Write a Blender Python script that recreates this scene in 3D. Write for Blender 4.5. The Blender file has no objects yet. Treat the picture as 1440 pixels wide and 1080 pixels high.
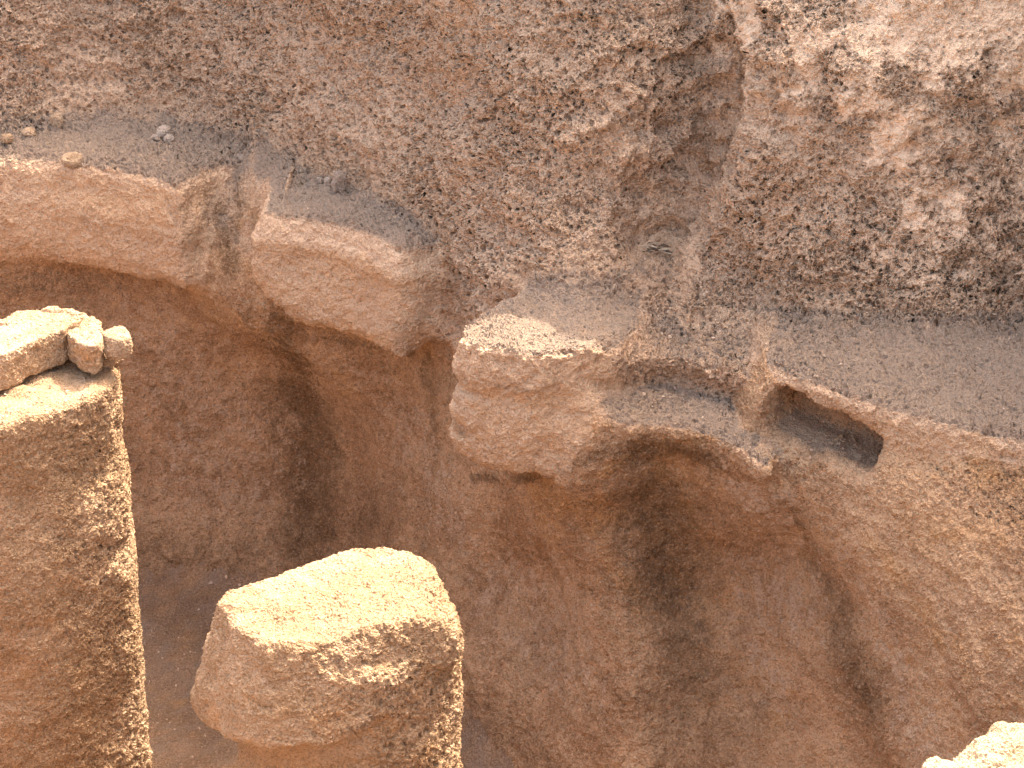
import bpy, math, time
import numpy as np
from mathutils import Vector

T0 = time.time()
C = bpy.context.scene
COL = C.collection

# ------------------------------------------------------------------ camera
CAM_H = 4.1
PITCH = math.radians(27.0)
FPX = 3119.0                     # focal length in pixels of the 1440 px wide photograph
cam_d = bpy.data.cameras.new('camera')
cam = bpy.data.objects.new('camera', cam_d)
COL.objects.link(cam)
cam.location = (0, 0, CAM_H)
cam.rotation_euler = (math.radians(90) - PITCH, 0, 0)
cam_d.sensor_width = 36.0
cam_d.lens = 36.0 * FPX / 1440.0
cam_d.clip_start = 0.05
cam_d.clip_end = 3000
C.camera = cam
C.render.resolution_x, C.render.resolution_y = 1024, 768

# ------------------------------------------------------------------ sky and sun
SUN_EL = math.radians(58.0)
SDIR = Vector((0.67 * math.cos(SUN_EL), 0.742 * math.cos(SUN_EL), math.sin(SUN_EL)))   # towards the sun
SUN_ROT = math.atan2(SDIR.x, SDIR.y)
C.world = bpy.data.worlds.new('World')
C.world.use_nodes = True
wn = C.world.node_tree
bg = wn.nodes['Background']
sky = wn.nodes.new('ShaderNodeTexSky')
sky.sky_type = 'NISHITA'
sky.sun_disc = False
sky.sun_elevation = SUN_EL
sky.sun_rotation = SUN_ROT
sky.dust_density = 5.0
sky.ozone_density = 0.4
warm_tint = wn.nodes.new('ShaderNodeMix'); warm_tint.data_type = 'RGBA'; warm_tint.blend_type = 'MULTIPLY'      # warm tint on the sky light, in place of white balance
warm_tint.inputs[0].default_value = 1.0
warm_tint.inputs[7].default_value = (1.12, 1.0, 0.82, 1)
wn.links.new(sky.outputs[0], warm_tint.inputs[6])
wn.links.new(warm_tint.outputs[2], bg.inputs[0])
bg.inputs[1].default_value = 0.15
sun_d = bpy.data.lights.new('sun', 'SUN')
sun_d.energy = 1.65
sun_d.angle = math.radians(0.5)
sun_d.color = (1.0, 0.91, 0.76)
sun = bpy.data.objects.new('sun', sun_d)
COL.objects.link(sun)
sun.rotation_euler = SDIR.to_track_quat('Z', 'Y').to_euler()
C.view_settings.view_transform = 'Standard'
C.view_settings.look = 'None'
C.view_settings.exposure = 2.6
C.view_settings.gamma = 1.0
C.cycles.max_bounces = 6
C.cycles.diffuse_bounces = 5
C.cycles.use_denoising = True
C.cycles.denoising_prefilter = 'ACCURATE'
C.cycles.use_adaptive_sampling = True
C.cycles.adaptive_threshold = 0.02

# ------------------------------------------------------------------ pixel <-> world
cp, sp = math.cos(PITCH), math.sin(PITCH)

def ray(px, py):
    r, u = px - 720.0, 540.0 - py
    d = np.array([r, FPX * cp + u * sp, -FPX * sp + u * cp], float)
    return d / np.linalg.norm(d)

def at_z(px, py, z=0.0):
    d = ray(px, py)
    t = (z - CAM_H) / d[2]
    return np.array([0, 0, CAM_H]) + d * t

def at_y(px, py, y):
    d = ray(px, py)
    return np.array([0, 0, CAM_H]) + d * (y / d[1])

# ------------------------------------------------------------------ numeric helpers
def smin(a, b, k):
    h = np.clip(0.5 + 0.5 * (b - a) / k, 0, 1)
    return b + (a - b) * h - k * h * (1 - h)

def smax(a, b, k):
    return -smin(-a, -b, k)

def sstep(a, b, x):
    t = np.clip((x - a) / (b - a), 0, 1)
    return t * t * (3 - 2 * t)

def _hash(ix, iy, iz, seed):
    h = (ix * np.int32(374761393) + iy * np.int32(668265263) + iz * np.int32(1274126177) + np.int32(seed * 1013904 + 77)).astype(np.uint32)
    h = (h ^ (h >> np.uint32(13))) * np.uint32(1274126177)
    h = (h ^ (h >> np.uint32(16))) * np.uint32(2246822519)
    return h ^ (h >> np.uint32(15))

GR = np.array([[1,1,0],[-1,1,0],[1,-1,0],[-1,-1,0],[1,0,1],[-1,0,1],[1,0,-1],[-1,0,-1],
               [0,1,1],[0,-1,1],[0,1,-1],[0,-1,-1],[1,1,0],[-1,1,0],[0,-1,1],[0,-1,-1]], np.float32)

def perlin(P, scale, seed=0):
    p = P.astype(np.float32) * np.float32(scale) + np.float32(1000.37)
    i = np.floor(p).astype(np.int32)
    f = p - i
    w = f * f * f * (f * (f * 6 - 15) + 10)
    out = np.zeros(len(p), np.float32)
    for dx in (0, 1):
        wx = w[:, 0] if dx else 1 - w[:, 0]
        for dy in (0, 1):
            wy = w[:, 1] if dy else 1 - w[:, 1]
            for dz in (0, 1):
                wz = w[:, 2] if dz else 1 - w[:, 2]
                g = GR[_hash(i[:, 0] + dx, i[:, 1] + dy, i[:, 2] + dz, seed) & np.uint32(15)]
                d = g[:, 0] * (f[:, 0] - dx) + g[:, 1] * (f[:, 1] - dy) + g[:, 2] * (f[:, 2] - dz)
                out += wx * wy * wz * d
    return out

def fbm(P, scale, octs=4, gain=0.5, seed=0):
    o = np.zeros(len(P), np.float32); a = 1.0
    for k in range(octs):
        o += a * perlin(P, scale, seed + 11 * k)
        scale *= 2.03; a *= gain
    return o

np.seterr(over='ignore')

class TPS:
    """smooth surface v(a, b) through scattered control values"""
    def __init__(s, pts, vals, reg=1e-3):
        s.p = np.array(pts, float); v = np.array(vals, float); n = len(v)
        K = s.U(s.p[:, None, :] - s.p[None, :, :]) + reg * np.eye(n)
        Pm = np.c_[np.ones(n), s.p]
        A = np.zeros((n + 3, n + 3)); A[:n, :n] = K; A[:n, n:] = Pm; A[n:, :n] = Pm.T
        s.w = np.linalg.solve(A, np.r_[v, 0, 0, 0])
    @staticmethod
    def U(d):
        r2 = (d ** 2).sum(-1)
        return 0.5 * r2 * np.log(r2 + 1e-12)
    def grid(s, A, B):
        out = s.w[-3] + s.w[-2] * A + s.w[-1] * B
        for (a, b), w in zip(s.p, s.w[:-3]):
            r2 = (A - a) ** 2 + (B - b) ** 2
            out = out + w * 0.5 * r2 * np.log(r2 + 1e-12)
        return out

class Grid2:
    """table of a function of two coordinates, read back by bilinear lookup"""
    def __init__(s, a0, a1, b0, b1, h, fn):
        s.a0, s.b0, s.h = a0, b0, h
        s.na, s.nb = int(round((a1 - a0) / h)) + 1, int(round((b1 - b0) / h)) + 1
        A, B = np.meshgrid(a0 + h * np.arange(s.na), b0 + h * np.arange(s.nb), indexing='ij')
        s.v = fn(A, B).astype(np.float32)
    def __call__(s, a, b):
        u = np.clip((a - s.a0) / s.h, 0, s.na - 1.001); v = np.clip((b - s.b0) / s.h, 0, s.nb - 1.001)
        i = u.astype(np.int32); j = v.astype(np.int32); fu = u - i; fv = v - j
        V = s.v
        return (V[i, j] * (1 - fu) + V[i + 1, j] * fu) * (1 - fv) + (V[i, j + 1] * (1 - fu) + V[i + 1, j + 1] * fu) * fv

def poly_sdf(poly):
    """signed distance in plan to a polygon (negative inside)"""
    P = np.array(poly, float)
    def fn(X, Y):
        d2 = np.full(X.shape, 1e9); inside = np.zeros(X.shape, bool)
        for k in range(len(P)):
            a, b = P[k], P[(k + 1) % len(P)]
            e = b - a; L = (e ** 2).sum() + 1e-12
            t = np.clip(((X - a[0]) * e[0] + (Y - a[1]) * e[1]) / L, 0, 1)
            d2 = np.minimum(d2, (X - a[0] - t * e[0]) ** 2 + (Y - a[1] - t * e[1]) ** 2)
            c = ((a[1] > Y) != (b[1] > Y)) & (X < (b[0] - a[0]) * (Y - a[1]) / (b[1] - a[1] + 1e-12) + a[0])
            inside ^= c
        d = np.sqrt(d2)
        return np.where(inside, -d, d)
    return fn

def smooth_poly(poly, n=2):
    """Chaikin corner cutting"""
    P = [np.array(p, float) for p in poly]
    for _ in range(n):
        Q = []
        for k in range(len(P)):
            a, b = P[k], P[(k + 1) % len(P)]
            Q += [a * .8 + b * .2, a * .2 + b * .8]
        P = Q
    return P

# ------------------------------------------------------------------ surface extraction
def surface_nets(Fn, lo, hi, h):
    """quads of the zero surface of Fn inside a box"""
    n = [int(math.ceil((hi[k] - lo[k]) / h)) + 1 for k in range(3)]
    ax = [lo[k] + h * np.arange(n[k]) for k in range(3)]
    F = np.empty(n, np.float32)
    st = max(1, int(1.5e6 / (n[1] * n[2])))
    for i in range(0, n[0], st):
        X, Y, Z = np.meshgrid(ax[0][i:i + st], ax[1], ax[2], indexing='ij')
        F[i:i + st] = Fn(np.c_[X.ravel(), Y.ravel(), Z.ravel()]).reshape(X.shape)
    S = F < 0
    cnt = np.zeros([k - 1 for k in n], np.int8)
    for a in (0, 1):
        for b in (0, 1):
            for c in (0, 1):
                cnt += S[a:n[0] - 1 + a, b:n[1] - 1 + b, c:n[2] - 1 + c]
    cells = np.argwhere((cnt > 0) & (cnt < 8)).astype(np.int32)
    idx = np.full(cnt.shape, -1, np.int32)
    idx[cells[:, 0], cells[:, 1], cells[:, 2]] = np.arange(len(cells))
    acc = np.zeros((len(cells), 3)); num = np.zeros(len(cells))
    corners = [(a, b, c) for a in (0, 1) for b in (0, 1) for c in (0, 1)]
    for p in corners:
        for k in range(3):
            if p[k] == 0:
                q = list(p); q[k] = 1
                f0 = F[cells[:, 0] + p[0], cells[:, 1] + p[1], cells[:, 2] + p[2]]
                f1 = F[cells[:, 0] + q[0], cells[:, 1] + q[1], cells[:, 2] + q[2]]
                m = (f0 < 0) != (f1 < 0)
                t = np.where(m, f0 / np.where(m, f0 - f1, 1), 0)
                pos = np.tile(np.array(p, float), (len(cells), 1)); pos[:, k] = t
                acc[m] += pos[m]; num += m
    V = np.array(lo) + h * (cells + acc / num[:, None])
    quads = []
    for k in range(3):
        o1, o2 = [(1, 2), (2, 0), (0, 1)][k]
        sl0 = [slice(None)] * 3; sl1 = [slice(None)] * 3
        sl0[k] = slice(0, n[k] - 1); sl1[k] = slice(1, n[k])
        A, B = S[tuple(sl0)], S[tuple(sl1)]
        e = np.argwhere(A != B)
        e = e[(e[:, o1] > 0) & (e[:, o2] > 0) & (e[:, o1] < n[o1] - 1) & (e[:, o2] < n[o2] - 1)]
        fl = A[e[:, 0], e[:, 1], e[:, 2]]
        def cid(d1, d2):
            c = e.copy(); c[:, o1] -= d1; c[:, o2] -= d2
            return idx[c[:, 0], c[:, 1], c[:, 2]]
        q = np.c_[cid(1, 1), cid(0, 1), cid(0, 0), cid(1, 0)]
        q[~fl] = q[~fl][:, ::-1]
        quads.append(q)
    Q = np.concatenate(quads)
    return V, Q[(Q >= 0).all(1)]

def grad(Fn, V, e=0.006, f0=None):
    G = np.empty((len(V), 3), np.float32)
    if f0 is None: f0 = Fn(V)
    for k in range(3):
        d = np.zeros(3); d[k] = e
        G[:, k] = (Fn(V + d) - f0) / e
    return G

def project(Fn, V, it=2, lim=0.02):
    for _ in range(it):
        f = Fn(V)
        G = grad(Fn, V, f0=f)
        s = np.clip(f / np.maximum((G ** 2).sum(1), 0.05), -lim, lim)
        V = V - G * s[:, None]
    return V

def subdivide(V, Q):
    nv = len(V)
    a = Q; b = np.roll(Q, -1, 1)
    lo, hi = np.minimum(a, b).astype(np.int64), np.maximum(a, b).astype(np.int64)
    key = (lo * nv + hi).ravel()
    u, inv = np.unique(key, return_inverse=True)
    em = (V[u // nv] + V[u % nv]) / 2
    fc = V[Q].mean(1)
    E = inv.reshape(-1, 4) + nv
    Fi = np.arange(len(Q)) + nv + len(u)
    Q2 = np.concatenate([np.c_[Q[:, k], E[:, k], Fi, E[:, (k + 3) % 4]] for k in range(4)])
    return np.concatenate([V, em, fc]), Q2

def compact(V, Q):
    u, inv = np.unique(Q, return_inverse=True)
    return V[u], inv.reshape(Q.shape), u

def link_mesh(name, V, Q, mat, parent=None, attrs=None, smooth=True):
    me = bpy.data.meshes.new(name)
    me.vertices.add(len(V)); me.vertices.foreach_set('co', np.asarray(V, np.float32).ravel())
    nq = Q.shape[1]
    me.loops.add(Q.size); me.loops.foreach_set('vertex_index', Q.astype(np.int32).ravel())
    me.polygons.add(len(Q))
    me.polygons.foreach_set('loop_start', np.arange(0, Q.size, nq, dtype=np.int32))
    me.polygons.foreach_set('loop_total', np.full(len(Q), nq, np.int32))
    me.update(calc_edges=True)
    me.polygons.foreach_set('use_smooth', np.full(len(Q), smooth))
    for k, v in (attrs or {}).items():
        if v.ndim == 2:
            at = me.attributes.new(k, 'FLOAT_VECTOR', 'POINT'); at.data.foreach_set('vector', v.astype(np.float32).ravel())
        else:
            at = me.attributes.new(k, 'FLOAT', 'POINT'); at.data.foreach_set('value', v.astype(np.float32).ravel())
    me.materials.append(mat)
    o = bpy.data.objects.new(name, me)
    COL.objects.link(o)
    if parent: o.parent = parent
    return o

def tag(o, label, cat, group=None):
    o['label'] = label; o['category'] = cat; o['kind'] = 'thing'
    if group: o['group'] = group
    return o

def empty(name, loc=(0, 0, 0)):
    o = bpy.data.objects.new(name, None); COL.objects.link(o); o.location = loc
    return o

# ------------------------------------------------------------------ materials
class NT:
    def __init__(s, mat):
        s.t = mat.node_tree; s.N = s.t.nodes; s.L = s.t.links
    def put(s, sock, v):
        if hasattr(v, 'links') or isinstance(v, bpy.types.NodeSocket): s.L.new(v, sock)
        elif isinstance(v, (tuple, list)) and len(v) == 3 and sock.type == 'RGBA': sock.default_value = (*v, 1)
        else: sock.default_value = v
    def math(s, op, a, b=0.0, c=0.0, clamp=False):
        n = s.N.new('ShaderNodeMath'); n.operation = op; n.use_clamp = clamp
        s.put(n.inputs[0], a); s.put(n.inputs[1], b); s.put(n.inputs[2], c)
        return n.outputs[0]
    def mix(s, f, a, b):
        n = s.N.new('ShaderNodeMix'); n.data_type = 'RGBA'
        s.put(n.inputs[0], f); s.put(n.inputs[6], a); s.put(n.inputs[7], b)
        return n.outputs[2]
    def step(s, lo, hi, v, a=0.0, b=1.0):
        n = s.N.new('ShaderNodeMapRange'); n.interpolation_type = 'SMOOTHSTEP'
        s.put(n.inputs[0], v); n.inputs[1].default_value = lo; n.inputs[2].default_value = hi
        n.inputs[3].default_value = a; n.inputs[4].default_value = b
        return n.outputs[0]
    def noise(s, vec, scale, detail=3.0, rough=0.5, dist=0.0):
        n = s.N.new('ShaderNodeTexNoise'); s.put(n.inputs['Vector'], vec)
        n.inputs['Scale'].default_value = scale; n.inputs['Detail'].default_value = detail
        n.inputs['Roughness'].default_value = rough; n.inputs['Distortion'].default_value = dist
        return n.outputs[0]
    def voro(s, vec, scale, feature='F1', rand=1.0, out=0):
        n = s.N.new('ShaderNodeTexVoronoi'); n.feature = feature; s.put(n.inputs['Vector'], vec)
        n.inputs['Scale'].default_value = scale; n.inputs['Randomness'].default_value = rand
        return n.outputs[out]
    def attr(s, name):
        n = s.N.new('ShaderNodeAttribute'); n.attribute_name = name
        return n
    def mixvec(s, vec, amt):
        n = s.N.new('ShaderNodeTexNoise'); s.put(n.inputs['Vector'], vec)
        n.inputs['Scale'].default_value = 30; n.inputs['Detail'].default_value = 3
        m = s.N.new('ShaderNodeVectorMath'); m.operation = 'MULTIPLY_ADD'
        s.L.new(n.outputs['Color'], m.inputs[0]); m.inputs[1].default_value = (amt,) * 3; s.L.new(vec, m.inputs[2])
        return m.outputs[0]
    def scale(s, vec, v):
        n = s.N.new('ShaderNodeVectorMath'); n.operation = 'MULTIPLY'
        s.put(n.inputs[0], vec); n.inputs[1].default_value = v
        return n.outputs[0]

def rock_material(name, base_a, base_b, amp=1.0, dust_c=(0.290, 0.222, 0.174), pale_c=(0.82, 0.61, 0.44), grey_c=(0.600, 0.435, 0.315)):
    """tuff: masks stored on the mesh (rough, keep, tone, grey, dust, pale, stain, bloom, orange) steer grain, pits and colour"""
    m = bpy.data.materials.new(name); m.use_nodes = True
    m.displacement_method = 'BOTH'
    t = NT(m); bs = t.N['Principled BSDF']; out = t.N['Material Output']
    g = t.N.new('ShaderNodeTexCoord').outputs['Object']
    rough, keep, tone, grey, dust, pale, stain, bloom, orange = [t.attr(k).outputs['Fac'] for k in
        ('rough', 'keep', 'tone', 'grey', 'dust', 'pale', 'stain', 'bloom', 'orange')]
    M = t.math
    # ---- relief
    n1 = t.noise(g, 19, 3, 0.62)                      # lumps of 5 cm
    nn = t.N.new('ShaderNodeTexNoise'); t.put(nn.inputs['Vector'], g); nn.inputs['Scale'].default_value = 62; nn.inputs['Detail'].default_value = 2; nn.inputs['Roughness'].default_value = .6
    n2 = nn.outputs[0]                                # grains of 1.5 cm
    wv = t.N.new('ShaderNodeVectorMath'); wv.operation = 'MULTIPLY_ADD'
    t.L.new(nn.outputs['Color'], wv.inputs[0]); wv.inputs[1].default_value = (.03, .03, .03); t.L.new(g, wv.inputs[2]); gw = wv.outputs[0]
    fine = t.noise(g, 130, 2, 0.65)
    v1 = t.voro(gw, 30)                                # pores
    v2 = t.voro(gw, 62)
    pit1 = M('MULTIPLY', t.step(0.46, 0.16, v1), t.step(0.30, 0.55, keep))
    pit2 = M('MULTIPLY', t.step(0.50, 0.12, v2), t.step(0.75, 0.45, keep))
    h_r = M('MULTIPLY', M('SUBTRACT', n1, 0.5), 0.038)
    h_r = M('ADD', h_r, M('MULTIPLY', M('SUBTRACT', n2, 0.5), 0.036))
    h_r = M('SUBTRACT', h_r, M('MULTIPLY', pit1, 0.020))
    h_r = M('SUBTRACT', h_r, M('MULTIPLY', pit2, 0.012))
    h_r = M('MULTIPLY', h_r, rough)
    h_f = M('ADD', M('MULTIPLY', M('SUBTRACT', fine, 0.5), 0.015), M('MULTIPLY', M('SUBTRACT', n2, 0.5), 0.013))
    h = M('MULTIPLY', M('ADD', h_r, h_f), amp)
    vd = t.N.new('ShaderNodeVectorDisplacement'); vd.space = 'OBJECT'
    vm = t.N.new('ShaderNodeVectorMath'); vm.operation = 'SCALE'
    t.L.new(t.attr('nrm').outputs['Vector'], vm.inputs[0]); t.L.new(h, vm.inputs['Scale'])
    t.L.new(vm.outputs[0], vd.inputs['Vector'])
    vd.inputs['Midlevel'].default_value = 0.0; vd.inputs['Scale'].default_value = 1.0
    t.L.new(vd.outputs[0], out.inputs['Displacement'])
    # ---- colour
    col = t.mix(tone, base_a, base_b)
    col = t.mix(M('MULTIPLY', grey, 0.85), col, grey_c)
    col = t.mix(M('MULTIPLY', orange, 0.80), col, (0.500, 0.280, 0.128))
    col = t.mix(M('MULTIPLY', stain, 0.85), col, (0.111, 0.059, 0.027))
    col = t.mix(M('MULTIPLY', bloom, 0.75), col, (0.518, 0.363, 0.252))
    col = t.mix(pale, col, pale_c)
    dk = M('MULTIPLY', M('MAXIMUM', pit1, M('MULTIPLY', pit2, 0.7)), t.step(0.35, 0.8, rough))
    col = t.mix(M('MULTIPLY', dk, 0.56), col, (0.104, 0.067, 0.048))
    col = t.mix(M('MULTIPLY', dust, 0.85), col, dust_c)
    # dark and pale grain: contrast of small relief painted into the colour
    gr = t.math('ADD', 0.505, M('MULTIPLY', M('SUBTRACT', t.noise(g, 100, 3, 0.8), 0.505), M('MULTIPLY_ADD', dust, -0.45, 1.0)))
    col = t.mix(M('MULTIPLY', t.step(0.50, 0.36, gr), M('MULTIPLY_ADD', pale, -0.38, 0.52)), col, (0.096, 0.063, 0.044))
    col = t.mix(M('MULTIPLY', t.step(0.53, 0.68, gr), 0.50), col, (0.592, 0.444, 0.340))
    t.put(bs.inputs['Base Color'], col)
    bs.inputs['Roughness'].default_value = 0.95
    bs.inputs['Specular IOR Level'].default_value = 0.12
    return m

def finish(P, at):
    """ragged outlines for the marks and slow changes of tone, stored on the mesh"""
    def rag(mask, sc, lo, hi, amt, seed, gain=.62, octs=5, sq=(1, 1, 1)):
        if not np.any(mask > 0.01): return mask
        return sstep(lo, hi, mask + amt * fbm(P * np.array(sq), sc, octs, gain, seed)) * sstep(0.0, .12, mask)
    at['tone'] = sstep(-.35, .35, fbm(P, 2.6, 5, .65, 200) + .35 * perlin(P, 22, 205))
    at['keep'] = np.clip(.55 + 1.0 * fbm(P, 5.5, 3, .6, 210), 0, 1)
    at['orange'] = rag(at['orange'], 8, .15, .95, .45, 220)
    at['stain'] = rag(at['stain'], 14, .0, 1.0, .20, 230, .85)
    at['bloom'] = rag(at['bloom'], 16, .25, 1.0, 1.0, 240, .8, 4, (1, 1, .75))
    at['pale'] = rag(at['pale'], 6, .22, .60, .6, 250, .7)
    at['dust'] = rag(at['dust'], 12, .2, .9, .45, 260)
    if 'grey' not in at: at['grey'] = np.zeros(len(P))
    return at

M_WALL = rock_material('tuff_wall', (0.430, 0.262, 0.152), (0.540, 0.345, 0.205))
M_PILLAR = rock_material('tuff_pillar', (0.370, 0.242, 0.142), (0.450, 0.305, 0.190), amp=0.85)
M_LOOSE = rock_material('loose_stone', (0.38, 0.262, 0.165), (0.48, 0.345, 0.235), amp=0.7)
M_STONE = rock_material('grey_stone', (0.32, .25, .20), (0.46, .37, .30), amp=0.7)
M_FLOOR = rock_material('pit_floor', (0.245, 0.151, 0.094), (0.317, 0.202, 0.130), amp=1.2)

# ------------------------------------------------------------------ the carved cliff as an implicit solid
FLOOR = -2.5
# plan line of the foot of the upper cliff, at ledge level z = 0
base_px = [(0, 170), (130, 166), (260, 172), (380, 198), (440, 236), (530, 268), (590, 300), (640, 332), (700, 372), (760, 396), (850, 404), (900, 394),
           (960, 378), (1060, 402), (1160, 424), (1300, 440), (1440, 432)]
bp = [tuple(at_z(*p)[:2]) for p in base_px]
bp = [(-9, 9.5), (-7, 10.8), (-5, 11.5), (-3.6, 11.4)] + bp + [(2.7, 8.35), (3.1, 7.6), (3.5, 6.6), (4.0, 5.0), (4.6, 2.5), (5.5, 0)]  # unseen right end, curved in closer to block skylight
bx, by = np.array(bp).T
order = np.argsort(bx); bx, by = bx[order], by[order]
xs = np.arange(-9, 5.5, 0.02)
yb = np.interp(xs, bx, by)
kern = np.hanning(21); kern /= kern.sum()
yb = np.convolve(np.pad(yb, 10, mode='edge'), kern, 'valid')
slope = np.gradient(yb, 0.02)
slope = np.convolve(np.pad(slope, 10, mode='edge'), kern, 'valid')

def wall_hit(px, py):
    """where a pixel's ray meets the smooth upper cliff"""
    y = 9.5
    for _ in range(30):
        p = at_y(px, py, y)
        y = np.interp(p[0], xs, yb) + 0.24 * p[2]
    return at_y(px, py, y)

cleft = np.array([wall_hit(*p)[[0, 2]] for p in [(1058, -120), (1050, -40), (1047, 60), (1038, 130), (1030, 200), (1000, 250), (972, 290), (952, 325), (940, 360)]])[::-1]
bumps = [(968, 92, .07, .05, .045), (895, 215, .12, .07, -.07), (925, 262, .05, .10, -.05), (955, 215, .10, .10, .04), (900, 60, .25, .12, -.05),
         (1075, 135, .07, .05, -.04), (690, 225, .30, .12, -.04), (760, 300, .35, .10, -.05), (560, 60, .25, .3, .05), (985, 180, .05, .12, .03),
         (930, 352, .07, .03, .06), (1250, 205, .04, .04, .04), (1180, 60, .2, .15, -.04), (420, 120, .10, .2, -.05), (250, 130, .25, .15, .04),
         (1150, 330, .25, .12, -.04)]
bumps = [(*wall_hit(a, b)[[0, 2]], c, d, e) for a, b, c, d, e in bumps]

def upper_off(X, Z):
    xc = np.interp(Z, cleft[:, 1], cleft[:, 0])
    dx = X - xc
    o = -0.22 * sstep(-.01, 0.07, dx) * np.exp(-np.maximum(dx, 0) / 0.75)
    o = o + 0.06 * sstep(-0.40, -0.02, dx) * (1 - sstep(0.0, 0.08, dx))
    o = o * sstep(2.6, 1.4, Z)
    for a, b, ra, rb, h in bumps:
        o = o + h * np.exp(-((X - a) / ra) ** 2 - ((Z - b) / rb) ** 2)
    return o

def Yw_fn(X, Z):
    y0 = np.interp(X, xs, yb)
    lean = 0.24 + 0.05 * np.clip(Z - 1.5, 0, 3)
    foot = 0.14 * np.exp(-np.maximum(Z, 0) / 0.15)      # talus at the foot
    return y0 + lean * Z - foot + upper_off(X, Z)

G_w = Grid2(-9, 5.4, -2.6, 6.0, 0.02, Yw_fn)
G_sl = Grid2(-9, 5.4, 0, 0.02, 0.02, lambda X, Z: 1 / np.sqrt(1 + np.interp(X, xs, slope) ** 2 + 0.06))

# the lower wall: niches and buttresses, from pixels with a distance
low = [  # px, py, y
    (322, 300, 10.45), (322, 250, 10.55), (328, 350, 10.22),
    (-200, 420, 10.75), (0, 400, 10.70), (100, 430, 10.70), (190, 440, 10.65), (260, 420, 10.55), (300, 410, 10.30), (325, 420, 10.10),
    (100, 650, 10.75), (190, 550, 10.72), (190, 700, 10.66), (190, 850, 10.35), (-200, 700, 10.8), (-200, 900, 10.5), (60, 880, 10.4),
    (280, 520, 10.65), (300, 680, 10.60), (300, 850, 10.25), (360, 500, 10.50), (360, 620, 10.58), (380, 780, 10.40),
    (430, 560, 10.52), (440, 650, 10.55), (450, 780, 10.35), (450, 900, 10.05), (500, 680, 10.28), (520, 800, 10.05), (540, 950, 9.65),
    (400, 470, 10.02), (480, 520, 9.98), (560, 520, 9.78), (520, 600, 10.08), (600, 640, 9.72), (600, 560, 9.68), (640, 520, 9.45), (640, 620, 9.45), (640, 700, 9.36),
    (620, 800, 9.42), (640, 900, 9.2), (660, 1000, 9.0), (600, 1080, 9.1), (660, 1150, 8.9),
    (700, 680, 8.86), (740, 690, 8.56), (760, 800, 8.88), (780, 900, 8.72), (780, 1000, 8.50), (760, 1100, 8.4),
    (800, 720, 8.43), (835, 790, 8.44), (865, 880, 8.32), (880, 980, 8.16), (890, 1080, 8.0), (900, 1200, 7.9),
    (800, 660, 8.36), (858, 625, 8.28), (850, 700, 8.38), (900, 720, 8.44), (920, 640, 8.37), (940, 800, 8.44), (940, 900, 8.30), (950, 1000, 8.2), (960, 1100, 8.0),
    (980, 680, 8.36), (1040, 740, 8.28), (1020, 840, 8.38), (1060, 900, 8.22), (1070, 1000, 8.05), (1060, 1100, 7.85),
    (1120, 780, 8.22), (1140, 860, 8.05), (1180, 880, 7.88), (1200, 960, 7.72), (1220, 1060, 7.6), (1200, 1160, 7.5),
    (1040, 640, 8.16), (1080, 690, 8.04), (1130, 715, 7.96), (1170, 740, 7.87), (1205, 790, 7.76), (1235, 850, 7.66), (1265, 930, 7.5), (1285, 1010, 7.35), (1300, 1100, 7.2),
    (1085, 620, 8.14), (1150, 680, 7.93), (1250, 690, 7.70), (1250, 760, 7.63), (1340, 720, 7.47), (1440, 740, 7.25), (1340, 850, 7.30), (1440, 900, 6.98), (1380, 1000, 7.0), (1460, 1080, 6.75),
    (1550, 720, 7.1), (1600, 900, 6.7), (1600, 1080, 6.4), (1080, 560, 8.17), (1200, 590, 7.98), (1300, 620, 7.77), (1440, 660, 7.50),
]
lp = [at_y(*p) for p in low]
lp += [np.array(p) for p in [(-5, 10.6, -.5), (-5, 10.4, -2), (-7, 9.6, -1), (-9, 8, -1), (3.4, 5.6, -.3), (3.4, 5.2, -2), (4.2, 3.4, -1), (5, 0.5, -1),
                             (2.9, 6.4, -.2), (2.8, 6.0, -2.2), (-2.6, 10.5, .1), (-1, 9.9, .1), (0, 9.0, .1), (1, 8.4, .1), (2.2, 7.5, .1)]]
lp = np.array(lp)
tps = TPS(lp[:, [0, 2]], lp[:, 1], 2e-3)
G_n = Grid2(-9, 5.4, -2.8, 0.4, 0.02, tps.grid)
def _lowslope(X, Z):
    Y = G_n.v; gx, gz = np.gradient(Y, 0.02)
    return 1 / np.sqrt(1 + np.clip(gx, -2.5, 2.5) ** 2 + np.clip(gz, -1.5, 1.5) ** 2)
G_ns = Grid2(-9, 5.4, -2.8, 0.4, 0.02, _lowslope)

def pz(pts, z=0.0): return [tuple(at_z(a, b, z)[:2]) for a, b in pts]

PD = (-6.0, 5.0, 5.0, 13.5, 0.0125)
def plan(poly, n=2): return Grid2(*PD, poly_sdf(smooth_poly(poly, n)))

# left ledge, middle ledge, slope between, block, recess shelf, right ledge
pA = pz([(-420, 190), (-150, 212), (0, 222), (80, 226), (150, 238), (205, 246), (245, 262), (262, 258), (300, 236), (350, 208), (400, 185), (430, 140), (430, 60), (-420, 60)])
pB = pz([(350, 294), (368, 280), (384, 260), (398, 236), (418, 212), (520, 150), (800, 230), (700, 312), (668, 324), (640, 336), (610, 344), (580, 348), (558, 350), (535, 338), (500, 322), (440, 308), (380, 301)])
pD = pz([(640, 348), (640, 300), (700, 300), (724, 400), (690, 408), (652, 388)])
pC = pz([(636, 470), (642, 452), (655, 444), (690, 424), (735, 405), (800, 385), (880, 380), (890, 430), (890, 446), (868, 470), (838, 488), (802, 496), (755, 499), (700, 490), (655, 482)])
pT = [tuple(at_z(a, b, -.25)[:2]) for a, b in [(820, 560), (870, 588), (930, 588), (985, 598), (1030, 618), (1060, 640), (1100, 650), (1130, 560), (1120, 450), (820, 450)]]
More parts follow.
